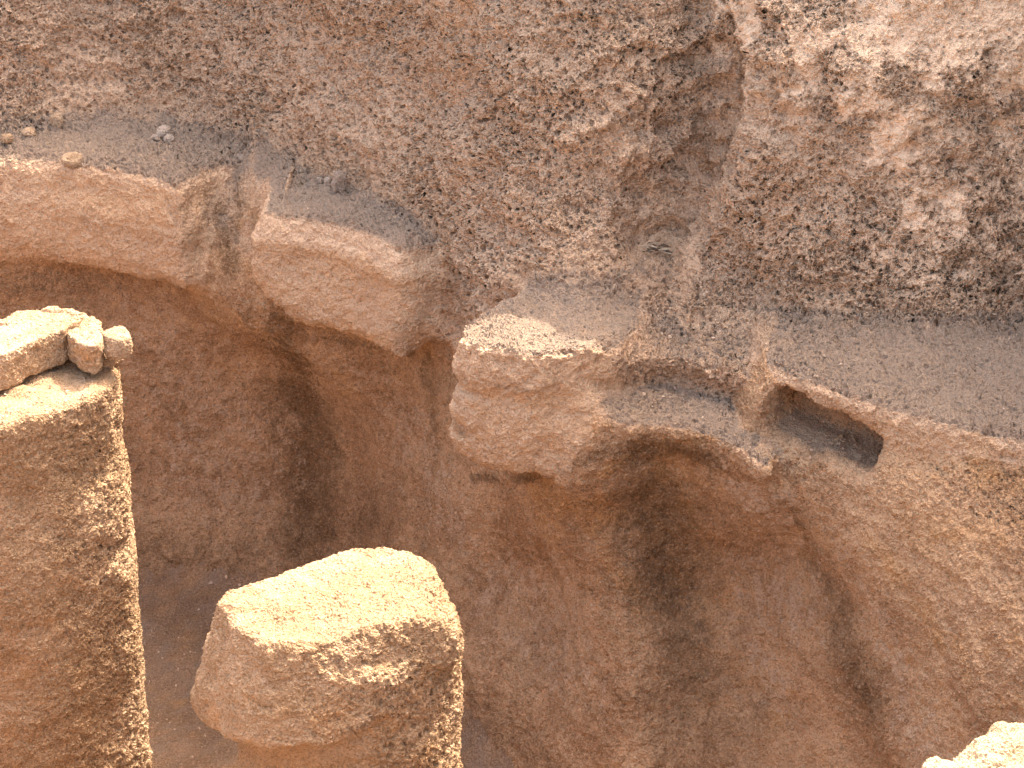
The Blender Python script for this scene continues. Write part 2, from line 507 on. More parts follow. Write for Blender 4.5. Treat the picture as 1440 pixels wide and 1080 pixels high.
pR = pz([(1076, 508), (1068, 492), (1075, 470), (1086, 440), (1090, 400), (1095, 300), (2400, 300), (2300, 760), (1700, 700), (1560, 660), (1440, 628), (1300, 592), (1200, 562), (1120, 530)])
pE = pz([(840, 440), (850, 300), (1130, 300), (1130, 520), (1085, 498), (1000, 478), (940, 462), (885, 470), (850, 478)])
gA, gB, gC, gD, gT, gR, gE = [plan(p) for p in (pA, pB, pC, pD, pT, pR, pE)]

SLOT_A, SLOT_B = np.array([1.10, 8.18, -.185]), np.array([1.49, 7.88, -.235])
sd = (SLOT_B - SLOT_A); sl_len = np.linalg.norm(sd[:2]); sd = sd / np.linalg.norm(sd)
sn = np.array([-sd[1], sd[0], 0]); sn = sn / np.linalg.norm(sn); su = np.cross(sd, sn) * 1.0
if sn[1] < 0: sn = -sn
if su[2] < 0: su = -su

def cliff_fields(P):
    x, y, z = P[:, 0], P[:, 1], P[:, 2]
    up = (G_w(x, z) - y) * G_sl(x, np.zeros_like(x))
    up = smax(up, -(z + 0.30 + .2 * sstep(-.85, -.65, x) * sstep(.1, -.1, x)), 0.08)
    topz = 2.12 - .32 * np.exp(-((x - 1.46) / .14) ** 2) + 1.0 * sstep(1.66, 1.82, x) + .35 * sstep(1.85, 2.1, x) + 1.5 * sstep(2.7, 3.5, x) + 0.3 * np.clip(x - 1.9, 0, 4)  # unseen crest line, shaped for the block's sun patch and to block skylight
    up = smax(up, z - topz, 0.15)
    # lower wall, its top stays below the ledges on the left
    low_ = (G_n(x, z) - y) * G_ns(x, z)
    cap_z = np.interp(x, [-3, -1.9, -1.66, -1.56, -1.28, -1.10, -1.0, -.2, .35, .5, .95, 1.05], [-.42, -.42, -.42, -.18, -.01, -.01, -.38, -.46, -.42, -.34, -.30, 0.0])
    low_ = smax(low_, z - cap_z, 0.16)
    def prism(g, zt, zb, taper, k1=0.07, k2=0.12):
        d = g(x, y) + taper
        return smax(smax(d, z - zt, k1), zb - z, k2)
    A = prism(gA, 0.005, -0.61, 0.03 + 0.10 * (z + .02) - 0.025 * np.exp(-((z + .26) / .09) ** 2), 0.10, 0.22)
    zb = -0.39 - 0.20 * sstep(-1.27, -.98, x) + 0.55 * np.clip(x + .52, 0, .3)
    B = prism(gB, 0.005 - 0.05 * sstep(-.55, -.2, x), zb, 0.03 + 0.13 * z - 0.03 * np.exp(-((z + .14) / .06) ** 2), 0.08, 0.16)
    Dz = 0.14 - 0.62 * np.clip((9.90 - y) / .70, 0, 1)
    Dd = prism(gD, Dz + .08 * sstep(-.35, -.55, x), -0.50, 0.02, 0.12, 0.2)
    face = 0.02 + 0.03 * z + 0.020 * np.exp(-((z + .24) / .040) ** 2) * sstep(0.10, -0.14, x) - 0.014 * np.exp(-((z + .15) / .06) ** 2) - 0.022 * np.exp(-((z + .38) / .09) ** 2) * sstep(-.25, .0, x) + sstep(-.10, -.22, x) * (0.022 * np.exp(-((z + .43) / .022) ** 2) - 0.015 * np.exp(-((z + .36) / .03) ** 2) - 0.012 * np.exp(-((z + .49) / .025) ** 2))
    Cc = prism(gC, 0.0 - .05 * sstep(.25, .5, x), -0.60 + 0.25 * sstep(8.50, 9.05, y), face, 0.055, 0.10)
    Tt = prism(gT, -0.295, -0.50, 0.03, 0.07, 0.26)
    Ee = prism(gE, -0.12 + 0.19 * sstep(8.72, 9.10, y), -0.6, 0.0 + 0.05 * np.exp(-((z + .25) / .06) ** 2), 0.04, 0.1)
    Rr = prism(gR, 0.0 + 0.03 * np.clip(x - 1.6, 0, 1), -0.75, 0.02 + 0.05 * z + 0.5 * np.clip(-z - .12, 0, 1), 0.07, 0.2)
    q = P - (SLOT_A + SLOT_B) / 2
    a, b, c = q @ sd, q @ sn, q @ su
    dx = np.abs(a) - (0.275 - 0.06); dy = np.abs(b - 0.02) - (0.20 - 0.05); dz = np.abs(c - 0.02 * (a > 0)) - (0.095 - 0.06)
    o = np.sqrt(np.maximum(dx, 0) ** 2 + np.maximum(dy, 0) ** 2 + np.maximum(dz, 0) ** 2) - 0.06
    return up, low_, A, B, Dd, Cc, Tt, Ee, Rr, o

def make_spots():
    rs = np.random.RandomState(12); out = []
    for k in range(150):
        px, py = rs.uniform(-60, 1500), rs.uniform(-60, 400)
        if py > np.interp(px, [0, 400, 900, 1440], [150, 190, 370, 410]): continue
        p = hit(px, py); big = rs.rand() ** 3
        if rs.rand() < .62: out.append((p, .012 + .030 * big, -(.016 + .035 * big)))
        else: out.append((p, .012 + .028 * big, .012 + .024 * big))
    out += [(hit(1280, 206), .035, -.05), (hit(1335, 228), .035, -.04), (hit(1075, 132), .04, .035), (hit(1105, 140), .03, .03), (hit(1370, 325), .03, -.04), (hit(560, 352), .02, -.03)]
    return out

def cliff_noise(P, upm):
    """uneven rock: metres outwards along the normal"""
    big = perlin(P, 1.7, 3) * (0.03 + 0.06 * upm)
    mid = perlin(P, 4.6, 5) * (0.015 + 0.028 * upm) + perlin(P, 10.5, 6) * (0.009 + 0.020 * upm) + perlin(P, 24, 7) * (0.010 + 0.010 * upm) + perlin(P, 52, 17) * 0.006
    wild = np.exp(-((P[:, 0] - .75) / .45) ** 2) * sstep(-.1, .1, P[:, 2]) * upm
    rid = (np.abs(perlin(P * np.array([1, 1, .55]), 3.3, 8)) - .2) * 0.07 * upm - (np.abs(perlin(P, 5.2, 18)) - .2) * 0.09 * wild
    sp_ = np.zeros(len(P), np.float32)
    for c, r, h in SPOTS:
        m = np.flatnonzero((np.abs(P[:, 0] - c[0]) < 2.4 * r) & (np.abs(P[:, 2] - c[2]) < 2.4 * r))
        d = np.linalg.norm((P[m] - c) * np.array([1, 1, 1.25]), axis=1) / r
        sp_[m] += h * np.exp(-d ** 3)
    return big + mid + rid + sp_

NAMES = ['up', 'low', 'A', 'B', 'D', 'C', 'T', 'E', 'R', 'slot']

def cliff(P):
    up, lo_, A, B, Dd, Cc, Tt, Ee, Rr, slot = cliff_fields(P)
    f = smin(up, A, 0.10)
    f = smin(f, B, 0.07)
    f = smin(f, Dd, 0.10)
    f = smin(f, Ee, 0.10)
    f = smin(f, Tt, 0.03)
    f = smin(f, Rr, 0.05)
    f = smin(f, lo_, 0.06 + 0.12 * sstep(-1.0, -1.2, P[:, 0]) * sstep(-1.75, -1.6, P[:, 0]))
    f = smin(f, Cc, 0.04 + 0.22 * sstep(-.05, .35, P[:, 0]))
    return smax(f, -slot, 0.055)

def hit(px, py, Fn=None, t0=5.0, t1=14.0):
    Fn = Fn or cliff
    d = ray(px, py); ts = np.arange(t0, t1, 0.01)
    P = np.array([0, 0, CAM_H]) + ts[:, None] * d
    f = Fn(P)
    k = np.argmax(f < 0)
    return P[k] if f[k] < 0 else P[-1]

SPOTS = make_spots()
LO, HI, H = (-3.15, 6.1, -2.7), (2.95, 12.3, 1.75), 0.025
V, Q = surface_nets(cliff, LO, HI, H)
for _ in range(2):
    V = project(cliff, V, 1)
    V, Q = subdivide(V, Q)
V = project(cliff, V, 1)
print('cliff', len(V), len(Q), round(time.time() - T0, 1))

def unit(G): return G / np.maximum(np.linalg.norm(G, axis=1)[:, None], 1e-6)

def strokes(P, lst, Fn=None):
    """soft marks on the rock: each a line between two surface points with a radius in metres"""
    m = np.zeros(len(P), np.float32)
    for s in lst:
        a, b = hit(s[0], s[1], Fn), hit(s[2], s[3], Fn)
        r, st = s[4], s[5]
        e = b - a; L = (e ** 2).sum() + 1e-9
        q = P - a
        t = np.clip((q @ e) / L, 0, 1)
        d = np.linalg.norm(q - t[:, None] * e, axis=1)
        m = np.maximum(m, st * np.exp(-(d / r) ** 2))
    return m

def cliff_attrs(P):
    G = grad(cliff, P, 0.012); n = unit(G)
    f = np.array(cliff_fields(P))
    lab = np.argmin(f[:9], axis=0)
    upm = sstep(-0.14, 0.16, f[1:9].min(0) - f[0])              # 1 on the upper cliff
    up_n = n[:, 2]
    rough = 0.26 + 0.74 * upm
    rough = np.maximum(rough, 0.6 * sstep(.1, -.05, f[4]) * (lab == 4))
    rough = np.where(lab == 7, np.maximum(rough, 0.75), rough)
    topm = sstep(0.55, 0.9, up_n)
    rough = rough * (1 - topm * 0.2) + 0.48 * topm
    rough *= 1 + 0.8 * np.clip(fbm(P, 1.2, 3, 0.5, 71), -.5, .6)
    dust = sstep(0.50, 0.92, up_n) * (1 - 0.4 * upm) * sstep(-.40, -.30, P[:, 2]) * (1 - sstep(.7, 1.0, P[:, 0]) * (lab == 1) * sstep(-.05, .0, gR(P[:, 0], P[:, 1]))) * np.where((lab == 4) | (lab == 7), .6, 1.)
    return n, lab, f, rough, dust, upm

ST_STAIN_SHADE = [(340, 250, 328, 380, .05, .7), (655, 534, 740, 549, .016, .7), (1048, 30, 1040, 130, .025, .75), (1040, 130, 1012, 235, .03, .75), (1012, 235, 965, 305, .03, .7), (900, 200, 930, 260, .03, .4), (600, 500, 615, 640, .07, .6), (665, 672, 770, 672, .035, .75), (790, 665, 860, 632, .035, .6), (420, 470, 580, 500, .035, .6), (100, 380, 270, 400, .035, .5), (885, 505, 1055, 510, .035, .6), (600, 520, 615, 620, .09, .6), (560, 480, 600, 540, .06, .5), (400, 450, 425, 560, .15, .7), (430, 560, 440, 760, .28, .8), (520, 720, 500, 780, .2, .6), (345, 440, 400, 520, .08, .6), (0, 400, 120, 400, .12, .5), (130, 395, 330, 390, .05, .55),  # brown stains, plus shade painted in the cleft, creases, recesses and below overhangs
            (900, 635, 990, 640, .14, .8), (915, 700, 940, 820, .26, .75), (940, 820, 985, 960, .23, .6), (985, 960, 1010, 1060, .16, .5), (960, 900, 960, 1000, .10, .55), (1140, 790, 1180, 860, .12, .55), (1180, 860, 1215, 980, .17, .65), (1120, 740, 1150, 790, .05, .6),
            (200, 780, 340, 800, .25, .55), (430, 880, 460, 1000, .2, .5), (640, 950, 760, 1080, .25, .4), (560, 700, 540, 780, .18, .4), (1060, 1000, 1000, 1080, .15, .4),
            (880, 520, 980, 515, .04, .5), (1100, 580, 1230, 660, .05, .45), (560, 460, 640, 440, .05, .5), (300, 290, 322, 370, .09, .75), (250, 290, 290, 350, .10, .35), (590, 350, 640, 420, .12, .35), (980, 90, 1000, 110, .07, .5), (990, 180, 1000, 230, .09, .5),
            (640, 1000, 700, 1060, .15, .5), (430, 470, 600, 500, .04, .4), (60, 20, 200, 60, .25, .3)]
ST_BLOOM = [(230, 480, 340, 640, .30, .85), (1050, 680, 1120, 860, .15, .95), (560, 590, 650, 720, .12, .9), (450, 500, 560, 600, .07, .8), (700, 820, 800, 900, .2, .6), (1240, 900, 1300, 1060, .12, .6), (230, 440, 300, 560, .18, .8), (300, 600, 370, 640, .12, .6), (210, 560, 260, 640, .16, .6), (490, 520, 600, 600, .10, .7), (560, 620, 650, 740, .10, .8), (560, 560, 610, 720, .07, .6), (260, 400, 310, 430, .08, .6),
            (1050, 690, 1130, 840, .13, .75), (1060, 820, 1090, 960, .12, .55), (760, 770, 820, 880, .13, .6), (690, 780, 760, 860, .18, .5), (830, 900, 850, 980, .05, .7), (1060, 650, 1100, 700, .05, .7), (1160, 740, 1230, 860, .04, .6), (700, 880, 820, 950, .12, .4)]
ST_ORANGE = [(930, 650, 960, 820, .28, .5), (1000, 850, 1100, 1000, .3, .35), (680, 560, 800, 560, .12, .45), (650, 600, 820, 610, .1, .4), (300, 1000, 620, 960, .3, .0), (760, 700, 840, 720, .14, .8), (830, 740, 900, 850, .07, .75), (880, 650, 1000, 610, .05, .6), (1110, 560, 1235, 635, .035, .95), (640, 700, 560, 520, .04, .5), (560, 480, 420, 450, .04, .7), (340, 320, 540, 380, .05, .55), (100, 270, 230, 300, .13, .8), (0, 300, 60, 340, .10, .4),
             (1300, 750, 1440, 760, .15, .6), (1230, 760, 1320, 900, .08, .5), (1380, 650, 1440, 680, .1, .6), (690, 650, 850, 600, .04, .4), (350, 370, 400, 440, .05, .5), (740, 680, 850, 660, .06, .8), (0, 330, 250, 400, .05, .5), (1300, 850, 1440, 1000, .3, .4), (640, 520, 690, 640, .10, .2)]
ST_PALE = [(1260, -60, 1500, -20, .35, 1.), (1440, 40, 1440, 120, .14, .9), (1060, 30, 1440, 60, .25, .55), (1200, 100, 1320, 260, .2, .5), (1420, 150, 1440, 330, .12, .45), (1240, 330, 1440, 350, .10, .35), (1250, 30, 1420, 20, .22, .95), (1330, 100, 1320, 200, .10, .6), (1440, 100, 1400, 30, .15, .8), (1300, 250, 1340, 330, .14, .5), (1080, 100, 1180, 30, .14, .5), (1400, 230, 1380, 300, .1, .45), (1080, 150, 1100, 170, .05, .5), (1180, 250, 1260, 160, .12, .35)]

def make_parts(V, Q, root, coarse=False):
    n, lab, f, rough, dust, upm = cliff_attrs(V)
    x, y, z = V.T
    at = dict(nrm=n, rough=rough, dust=dust)
    P0 = V; V = V + n * cliff_noise(V, upm)[:, None]
    if coarse:
        zz = np.zeros(len(V)); at.update(stain=zz, bloom=zz, orange=zz, pale=zz)
    else:
        at.update(stain=strokes(V, ST_STAIN_SHADE), bloom=strokes(V, ST_BLOOM), orange=strokes(V, ST_ORANGE), pale=strokes(V, ST_PALE) * np.clip(upm + .2, 0, 1))
    at['grey'] = np.maximum(upm * .9, .7 * sstep(.15, .6, n[:, 2]) * sstep(-.4, -.25, P0[:, 2]) * (1 - sstep(.7, 1.0, P0[:, 0]) * (lab == 1) * sstep(-.05, .0, gR(P0[:, 0], P0[:, 1]))))
    at['grey'] = np.maximum(at['grey'], np.where((lab == 7) | (lab == 4), .7, 0))
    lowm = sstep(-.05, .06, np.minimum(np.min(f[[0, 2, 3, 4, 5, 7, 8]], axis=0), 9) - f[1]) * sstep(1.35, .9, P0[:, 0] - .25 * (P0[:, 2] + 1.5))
    at['stain'] = np.maximum(at['stain'], .27 * lowm)  # lower wall darkened: painted shade that sets off the ledges
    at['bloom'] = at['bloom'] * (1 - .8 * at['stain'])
    at['grey'] = np.maximum(at['grey'], .85 * sstep(8.30, 8.42, P0[:, 1] + .45 * (P0[:, 0] - 1.1)) * (P0[:, 0] > .8) * (P0[:, 2] > -.12))
    finish(P0, at)
    face = (lab == 2) | (lab == 3) | (lab == 5) | (lab == 8)  # ledge and block fronts, lightened below with painted light
    at['tone'] = np.where(face, .35 + .65 * at['tone'], at['tone'])
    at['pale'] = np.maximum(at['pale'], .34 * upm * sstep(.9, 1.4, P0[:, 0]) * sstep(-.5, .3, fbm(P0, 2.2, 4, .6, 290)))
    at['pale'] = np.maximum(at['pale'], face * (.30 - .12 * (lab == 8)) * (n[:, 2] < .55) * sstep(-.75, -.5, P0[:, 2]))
    at['rough'] = at['rough'] * (1 - .55 * at['pale'])
    ins = (np.abs(f[9]) < .03) & (P0[:, 2] < .05) & (P0[:, 2] > -.45)
    at['rough'] = np.where(ins, .22, at['rough']); at['dust'] = np.where(ins, at['dust'] * .6, at['dust']); at['grey'] = np.where(ins, .1, at['grey'])
    at['dust'] = at['dust'] * np.where((lab == 8) & ~ins, sstep(-.20, -.08, P0[:, 2]), 1)
    return at, lab, f, V

root = empty('rock_wall', (0, 9.0, FLOOR))
tag(root, 'reddish brown carved cliff with ledges, projecting block, slot and hollow niches behind the pillars', 'rock wall')
inv = root.matrix_world.inverted()
OFF = np.array([0, 9.0, FLOOR])

at, lab, f, V = make_parts(V, Q, root)
# one region of the seamless surface per part
region = np.zeros(len(Q), np.int8)
qc = V[Q].mean(1)
ql = lab[Q[:, 0]]
ridge_x = np.interp(qc[:, 2], [-2.4, -1.6, -1.0, -.6, -.4], [.42, .42, .38, .20, .15])
region[ql == 0] = 0
region[ql == 1] = np.where(qc[ql == 1][:, 0] < ridge_x[ql == 1], 7, 8)
region[ql == 2] = 1
region[ql == 3] = 2
region[ql == 4] = 0
region[ql == 5] = 3
region[ql == 6] = 4
region[ql == 7] = 4
region[ql == 8] = 5
butt = (region == 8) & (qc[:, 0] > np.interp(qc[:, 2], [-2.4, -1.4, -.9, -.6, -.45, -.3], [1.55, 1.52, 1.42, 1.28, 1.15, .98]))
region[butt] = 9
fs = np.abs(f[9][Q[:, 0]]) < 0.012
region[fs & (qc[:, 2] < 0.05) & (qc[:, 2] > -.5)] = 6
PART = {0: ('upper_cliff', 'rough pitted upper cliff face'), 1: ('ledge', 'left ledge with grey dusty top and orange face'),
        2: ('ledge', 'middle ledge with flat grey top and banded front'), 3: ('projecting_block', 'rounded block jutting from the wall with a sunlit patch on top'),
        4: ('recess_shelf', 'grey recessed shelf between the block and the right ledge'), 5: ('ledge', 'broad grey ledge above the slot'),
        6: ('slot', 'deep rounded slot cut into the face under the right ledge'), 7: ('niche', 'large dark left niche'),
        8: ('niche', 'hollow niche below the recessed shelf'), 9: ('buttress', 'smooth orange rock bulging down at the right')}
for r, (nm, lb) in PART.items():
    q = Q[region == r]
    if not len(q): continue
    v, q2, u = compact(V, q)
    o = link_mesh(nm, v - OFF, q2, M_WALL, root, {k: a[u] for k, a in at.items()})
    o['label'] = lb
print('parts', round(time.time() - T0, 1))

# the same cliff beyond the frame, coarser, its unseen crest shaped for shade
V2, Q2 = surface_nets(cliff, (-8.8, 1.0, -2.7), (5.2, 13.2, 6.6), 0.12)
V2 = project(cliff, V2, 2, 0.05)
c = V2[Q2].mean(1)
e = 0.03
inside = np.all((c > np.array(LO) + e) & (c < np.array(HI) - e), axis=1)
Q2 = Q2[~inside]
V2, Q2 = subdivide(V2, Q2)
V2, Q2, _ = compact(V2, Q2)
at2, _, _, V2 = make_parts(V2, Q2, root, True)
at2['rough'] = at2['rough'] * 0.5
o = link_mesh('outer_cliff', V2 - OFF, Q2, M_WALL, root, at2)
print('outer', len(V2), round(time.time() - T0, 1))

# ------------------------------------------------------------------ floor of the pit and the land around
def floor_mesh():
    xs_ = np.concatenate([[-1500, -300, -60, -20, -11], np.arange(-9, 6.01, .05), [8, 20, 60, 300, 1500]])
    ys_ = np.concatenate([[-1500, -300, -60, -25, -10, -5], np.arange(-2, 3.6, .2), np.arange(3.6, 13, .04), [16, 25, 60, 300, 1500]])
    X, Y = np.meshgrid(xs_, ys_, indexing='ij')
    P = np.c_[X.ravel(), Y.ravel(), np.full(X.size, 0.0)]
    Z = FLOOR + 0.05 * fbm(P, 1.3, 4, .5, 91)
    Z = Z + .20 * np.exp(-np.maximum(G_n(P[:, 0], 0 * P[:, 0] - 2.3) - P[:, 1], 0) / .14) * (P[:, 1] > 6) * (P[:, 1] < 14) * (np.abs(P[:, 0]) < 5)
    # unseen banks added for sunlit bounce: opposite, under the viewer, and on the left
    bank = 2.9 * sstep(4.95, 4.45, P[:, 1] + .10 * np.abs(P[:, 0]) + .25 * perlin(P, .8, 93)) + 2.2 * sstep(3.6, -.8, P[:, 1])
    Z = np.maximum(Z + bank, Z + 5.5 * sstep(-4.2, -7.5, P[:, 0]) * sstep(9.5, 6.5, P[:, 1]))
    P[:, 2] = Z
    nx, ny = X.shape
    i = np.arange(nx * ny).reshape(nx, ny)
    q = np.c_[i[:-1, :-1].ravel(), i[1:, :-1].ravel(), i[1:, 1:].ravel(), i[:-1, 1:].ravel()]
    one = np.ones(len(P)); zz = one * 0
    return link_mesh('ground', P, q, M_FLOOR, None, finish(P, dict(nrm=np.c_[zz, zz, one], rough=one * .4, dust=one * .35, pale=zz, stain=zz, bloom=zz, orange=zz + .25)))
gr = floor_mesh(); gr['kind'] = 'structure'
gr['label'] = 'dusty brown floor of the pit'

# ------------------------------------------------------------------ free-standing rocks
def solid(name, Fn, lo, hi, h, sub, mat, origin, parent=None, rough=0.3, masks=None, dust=0.0, split=None, disp=None):
    V, Q = surface_nets(Fn, lo, hi, h)
    for _ in range(sub):
        V = project(Fn, V, 1)
        V, Q = subdivide(V, Q)
    V = project(Fn, V, 1)
    n = unit(grad(Fn, V, 0.006))
    zz = np.zeros(len(V))
    rg = rough(V, n) if callable(rough) else zz + rough
    at = dict(nrm=n, rough=rg, dust=sstep(.5, .9, n[:, 2]) * dust, pale=zz, stain=zz, bloom=zz, orange=zz)
    for k, lst in (masks or {}).items(): at[k] = strokes(V, lst, Fn)
    finish(V, at)
    off = np.array(origin, float)
    lab = split(V[Q].mean(1)) if split else None
    if disp: V = V + n * disp(V)[:, None]
    if split is None:
        return link_mesh(name, V - off, Q, mat, parent, at)
    res = []
    for k, nm in enumerate(name):
        q = Q[lab == k]
        if not len(q): continue
        v, q2, u = compact(V, q)
        res.append(link_mesh(nm, v - off, q2, mat, parent, {a: b[u] for a, b in at.items()}))
    return res

# --- pillar in the middle: shaft under a wider sloping cap
cap_poly = pz([(300, 850), (322, 866), (345, 884), (372, 902), (410, 902), (450, 897), (540, 878), (600, 868), (638, 862), (650, 850), (640, 825), (622, 800), (592, 774), (545, 760), (490, 768), (420, 792), (350, 812), (312, 832)])
gcap = Grid2(-2.2, 1.2, 5.2, 8.0, 0.01, poly_sdf(smooth_poly(cap_poly, 1)))
SX0, SX1 = at_y(334, 1060, 6.45)[0], at_y(646, 1060, 6.45)[0]
def pillar_mid(P):
    x, y, z = P.T
    rx = sstep(-.55, -.18, x)
    # tilted top, falling off to the right, a shallow step near the front left lip
    zt = 0.0 - 0.15 * np.clip((x + .34) / .20, 0, 1.3) ** 2 - 0.02 * sstep(6.40, 6.30, y + .10 * (x + .8)) * sstep(-.45, -.6, x)
    d = gcap(x, y)
    taper = 0.015 + (0.30 - 0.16 * rx) * z
    zb = -0.39 + 0.16 * sstep(-.6, -.15, x) - 0.05 * sstep(-.8, -1.1, x)
    cap = smax(smax(d + taper * 1.0, z - zt, 0.03), (zb - z), 0.06)
    cx, rxs = (SX0 + SX1) / 2, (SX1 - SX0) / 2
    k = rxs * (1 + 0.05 * (-z - .5))
    sh = (np.sqrt(((x - cx) / k) ** 2 + ((y - 6.52) / (k * .86)) ** 2 + 1e-6) - 1) * k
    sh = smax(sh, z + .15, 0.05)
    return smin(cap, sh, 0.03)
def mid_noise(P):
    return perlin(P, 3.1, 41) * 0.02 + perlin(P, 8.0, 42) * 0.013 + perlin(P, 21, 43) * 0.008 + perlin(P, 45, 44) * 0.004
mid = empty('rock_pillar', (-.6, 6.5, FLOOR))
tag(mid, 'short thick rock pillar with a wider sunlit cap in the middle foreground', 'rock pillar', 'rock pillars standing in the pit')
def mid_split(c):
    zb = -0.39 + 0.16 * sstep(-.6, -.15, c[:, 0]) - 0.05 * sstep(-.8, -1.1, c[:, 0])
    return (c[:, 2] < zb - 0.015).astype(int)
def pr(V, n):
    return np.clip(0.20 + 0.45 * sstep(.0, .6, n[:, 0]) + 0.10 * sstep(.6, .9, n[:, 2]), 0, 1)
solid(['cap', 'shaft'], pillar_mid, (-1.4, 5.7, -1.35), (.1, 7.4, .25), 0.02, 2, M_PILLAR, (-.6, 6.5, FLOOR), mid, pr, masks=dict(
    orange=[(400, 1050, 600, 1030, .25, .3), (300, 1000, 480, 1040, .06, .6)]), split=mid_split, disp=mid_noise)
solid('base', pillar_mid, (-1.7, 5.4, -2.6), (.4, 7.7, -1.32), 0.05, 0, M_PILLAR, (-.6, 6.5, FLOOR), mid, .3, disp=mid_noise)
print('mid', round(time.time() - T0, 1))

# --- tall pillar at the left with stones lying on it
ZL = 0.10
lp_poly = pz([(-190, 560), (-120, 600), (-60, 606), (0, 600), (60, 586), (115, 566), (162, 546), (180, 524), (174, 490), (150, 468), (90, 450), (0, 440), (-100, 445), (-170, 480)], ZL)
glp = Grid2(-4.2, -.6, 6.4, 10.2, 0.01, poly_sdf(smooth_poly(lp_poly, 2)))
def pillar_left(P):
    x, y, z = P.T
    bulge = 0.05 * np.exp(-((z + .25) / .12) ** 2) - 0.01 * np.exp(-((z + .55) / .2) ** 2) 
    gouge = 0.03 * np.exp(-((z + .62 + 1.0 * (x + 1.65)) / .05) ** 2) * sstep(-1.95, -1.8, x)
    d = glp(x, y) + 0.03 - 0.01 * (z - .1) + bulge * .5 + gouge * .4
    zt = ZL
    return smax(d, z - zt, 0.05)
def left_noise(P):
    x, y, z = P.T
    w = perlin(P, 2.6, 51) * 0.018 + perlin(P, 6.5, 52) * 0.012 + perlin(P, 15, 53) * 0.008 + perlin(P, 34, 54) * 0.005
    return w * (1 - .4 * sstep(-.05, .05, z)) + 0.012 * np.sin((y + .25 * x) * 38 + 4 * perlin(P, 3, 56)) * sstep(-1.75, -2.0, x) * sstep(.02, .08, z)
left = empty('rock_pillar', (-2.2, 8.2, FLOOR))
tag(left, 'tall rough rock pillar at the left edge carrying sunlit loose slabs', 'rock pillar', 'rock pillars standing in the pit')
solid('shaft', pillar_left, (-3.3, 6.9, -1.95), (-1.2, 9.6, .35), 0.025, 2, M_PILLAR, (-2.2, 8.2, FLOOR), left,
      lambda V, n: np.clip(.34 + .34 * sstep(.55, .85, n[:, 0]) - .15 * sstep(.6, .9, n[:, 2]), 0, 1),
      masks=dict(orange=[(20, 850, 60, 1000, .3, .2)]), disp=left_noise)
solid('base', pillar_left, (-3.6, 6.7, -2.6), (-1.0, 9.8, -1.90), 0.06, 0, M_PILLAR, (-2.2, 8.2, FLOOR), left, .25, disp=left_noise)
print('left', round(time.time() - T0, 1))

# --- loose stones: convex chunks cut by random planes
def chunk(center, size, seed, rotz=0.0, tilt=(0, 0), planes=9, rough=.04, boxy=.75):
    rs = np.random.RandomState(seed)
    c = np.array(center, float); s = np.array(size, float) / 2
    N = rs.normal(size=(planes, 3)); N /= np.linalg.norm(N, axis=1)[:, None]
    D = rs.uniform(.72, .98, planes)
    cz, sz = math.cos(rotz), math.sin(rotz)
    def Fn(P):
        q = P - c
        q = np.c_[q[:, 0] * cz + q[:, 1] * sz, -q[:, 0] * sz + q[:, 1] * cz, q[:, 2]]
        q[:, 2] -= q[:, 0] * tilt[0] + q[:, 1] * tilt[1]
        u = q / s
        r = np.linalg.norm(u, axis=1)
        b = (np.abs(u) ** 6).sum(1) ** (1 / 6.)
        f = boxy * b + (1 - boxy) * r - 1
        for n, dd in zip(N, D):
            f = smax(f, u @ n - dd * (1 + boxy * .25), .08)
        m = s.min()
        return f * m + perlin(P, .35 / m, seed + 1) * m * rough * 4 + perlin(P, 1.1 / m, seed + 2) * m * rough * 2
    return Fn

def stone(name, label, group, center, size, seed, mat=M_LOOSE, cat='stone', rough=.15, h=None, sub=1, dust=0., **kw):
    Fn = chunk(center, size, seed, **kw)
    r = max(size) * .75
    c = np.array(center); h = h or max(size) / 22
    o = solid(name, Fn, c - r, c + r, h, sub, mat, (center[0], center[1], center[2] - size[2] / 2), None, rough, dust=dust)
    o.location = (center[0], center[1], center[2] - size[2] / 2)
    return tag(o, label, cat, group)

def on(px, py, Fn): return hit(px, py, Fn, 4.0)

# slabs on the left pillar
GS = 'loose stones lying on the left pillar'
def poly_slab(px_pts, zref, z0, z1, taper, seed, lines=True):
    g = Grid2(-4.2, -.9, 6.8, 10.2, 0.008, poly_sdf(smooth_poly(pz(px_pts, zref), 1)))
    def Fn(P):
        x, y, z = P.T
        w = perlin(P, 6, seed) * .010 + perlin(P, 17, seed + 1) * .009 + perlin(P, 40, seed + 2) * .004
        zt = z1(x, y) if callable(z1) else z1
        if lines:
            zt = zt - .018 * np.exp(-((np.mod(y + .22 * x + .05 * perlin(P, 2.5, seed + 5), .17) - .085) / .010) ** 2) * (perlin(P, 2.3, seed + 6) > -.1)
        return smax(smax(g(x, y) + taper - .04 * (z - z0), z - zt, .012), z0 - z, .02) + w
    return Fn
slabF = poly_slab([(-200, 512), (-60, 505), (0, 497), (30, 484), (60, 470), (88, 462), (91, 458), (122, 440), (110, 432), (60, 430), (30, 434), (0, 448), (-120, 450), (-200, 470)], .28, .115,
                  lambda x, y: .275 + .05 * (x + 2.0) * 0, .0, 60)
o = solid('stone_slab', slabF, (-3.3, 7.1, .0), (-1.4, 9.7, .42), .018, 2, M_LOOSE, (-2.3, 8.4, .1), None, .35)
o.location = (-2.3, 8.4, .1); tag(o, 'large cracked flat slab lying on the left pillar at the picture edge', 'stone slab', GS)
chF = poly_slab([(93, 466), (108, 480), (125, 487), (140, 482), (145, 466), (138, 452), (122, 444), (104, 450)], .26, .13, .262, .0, 64, False)
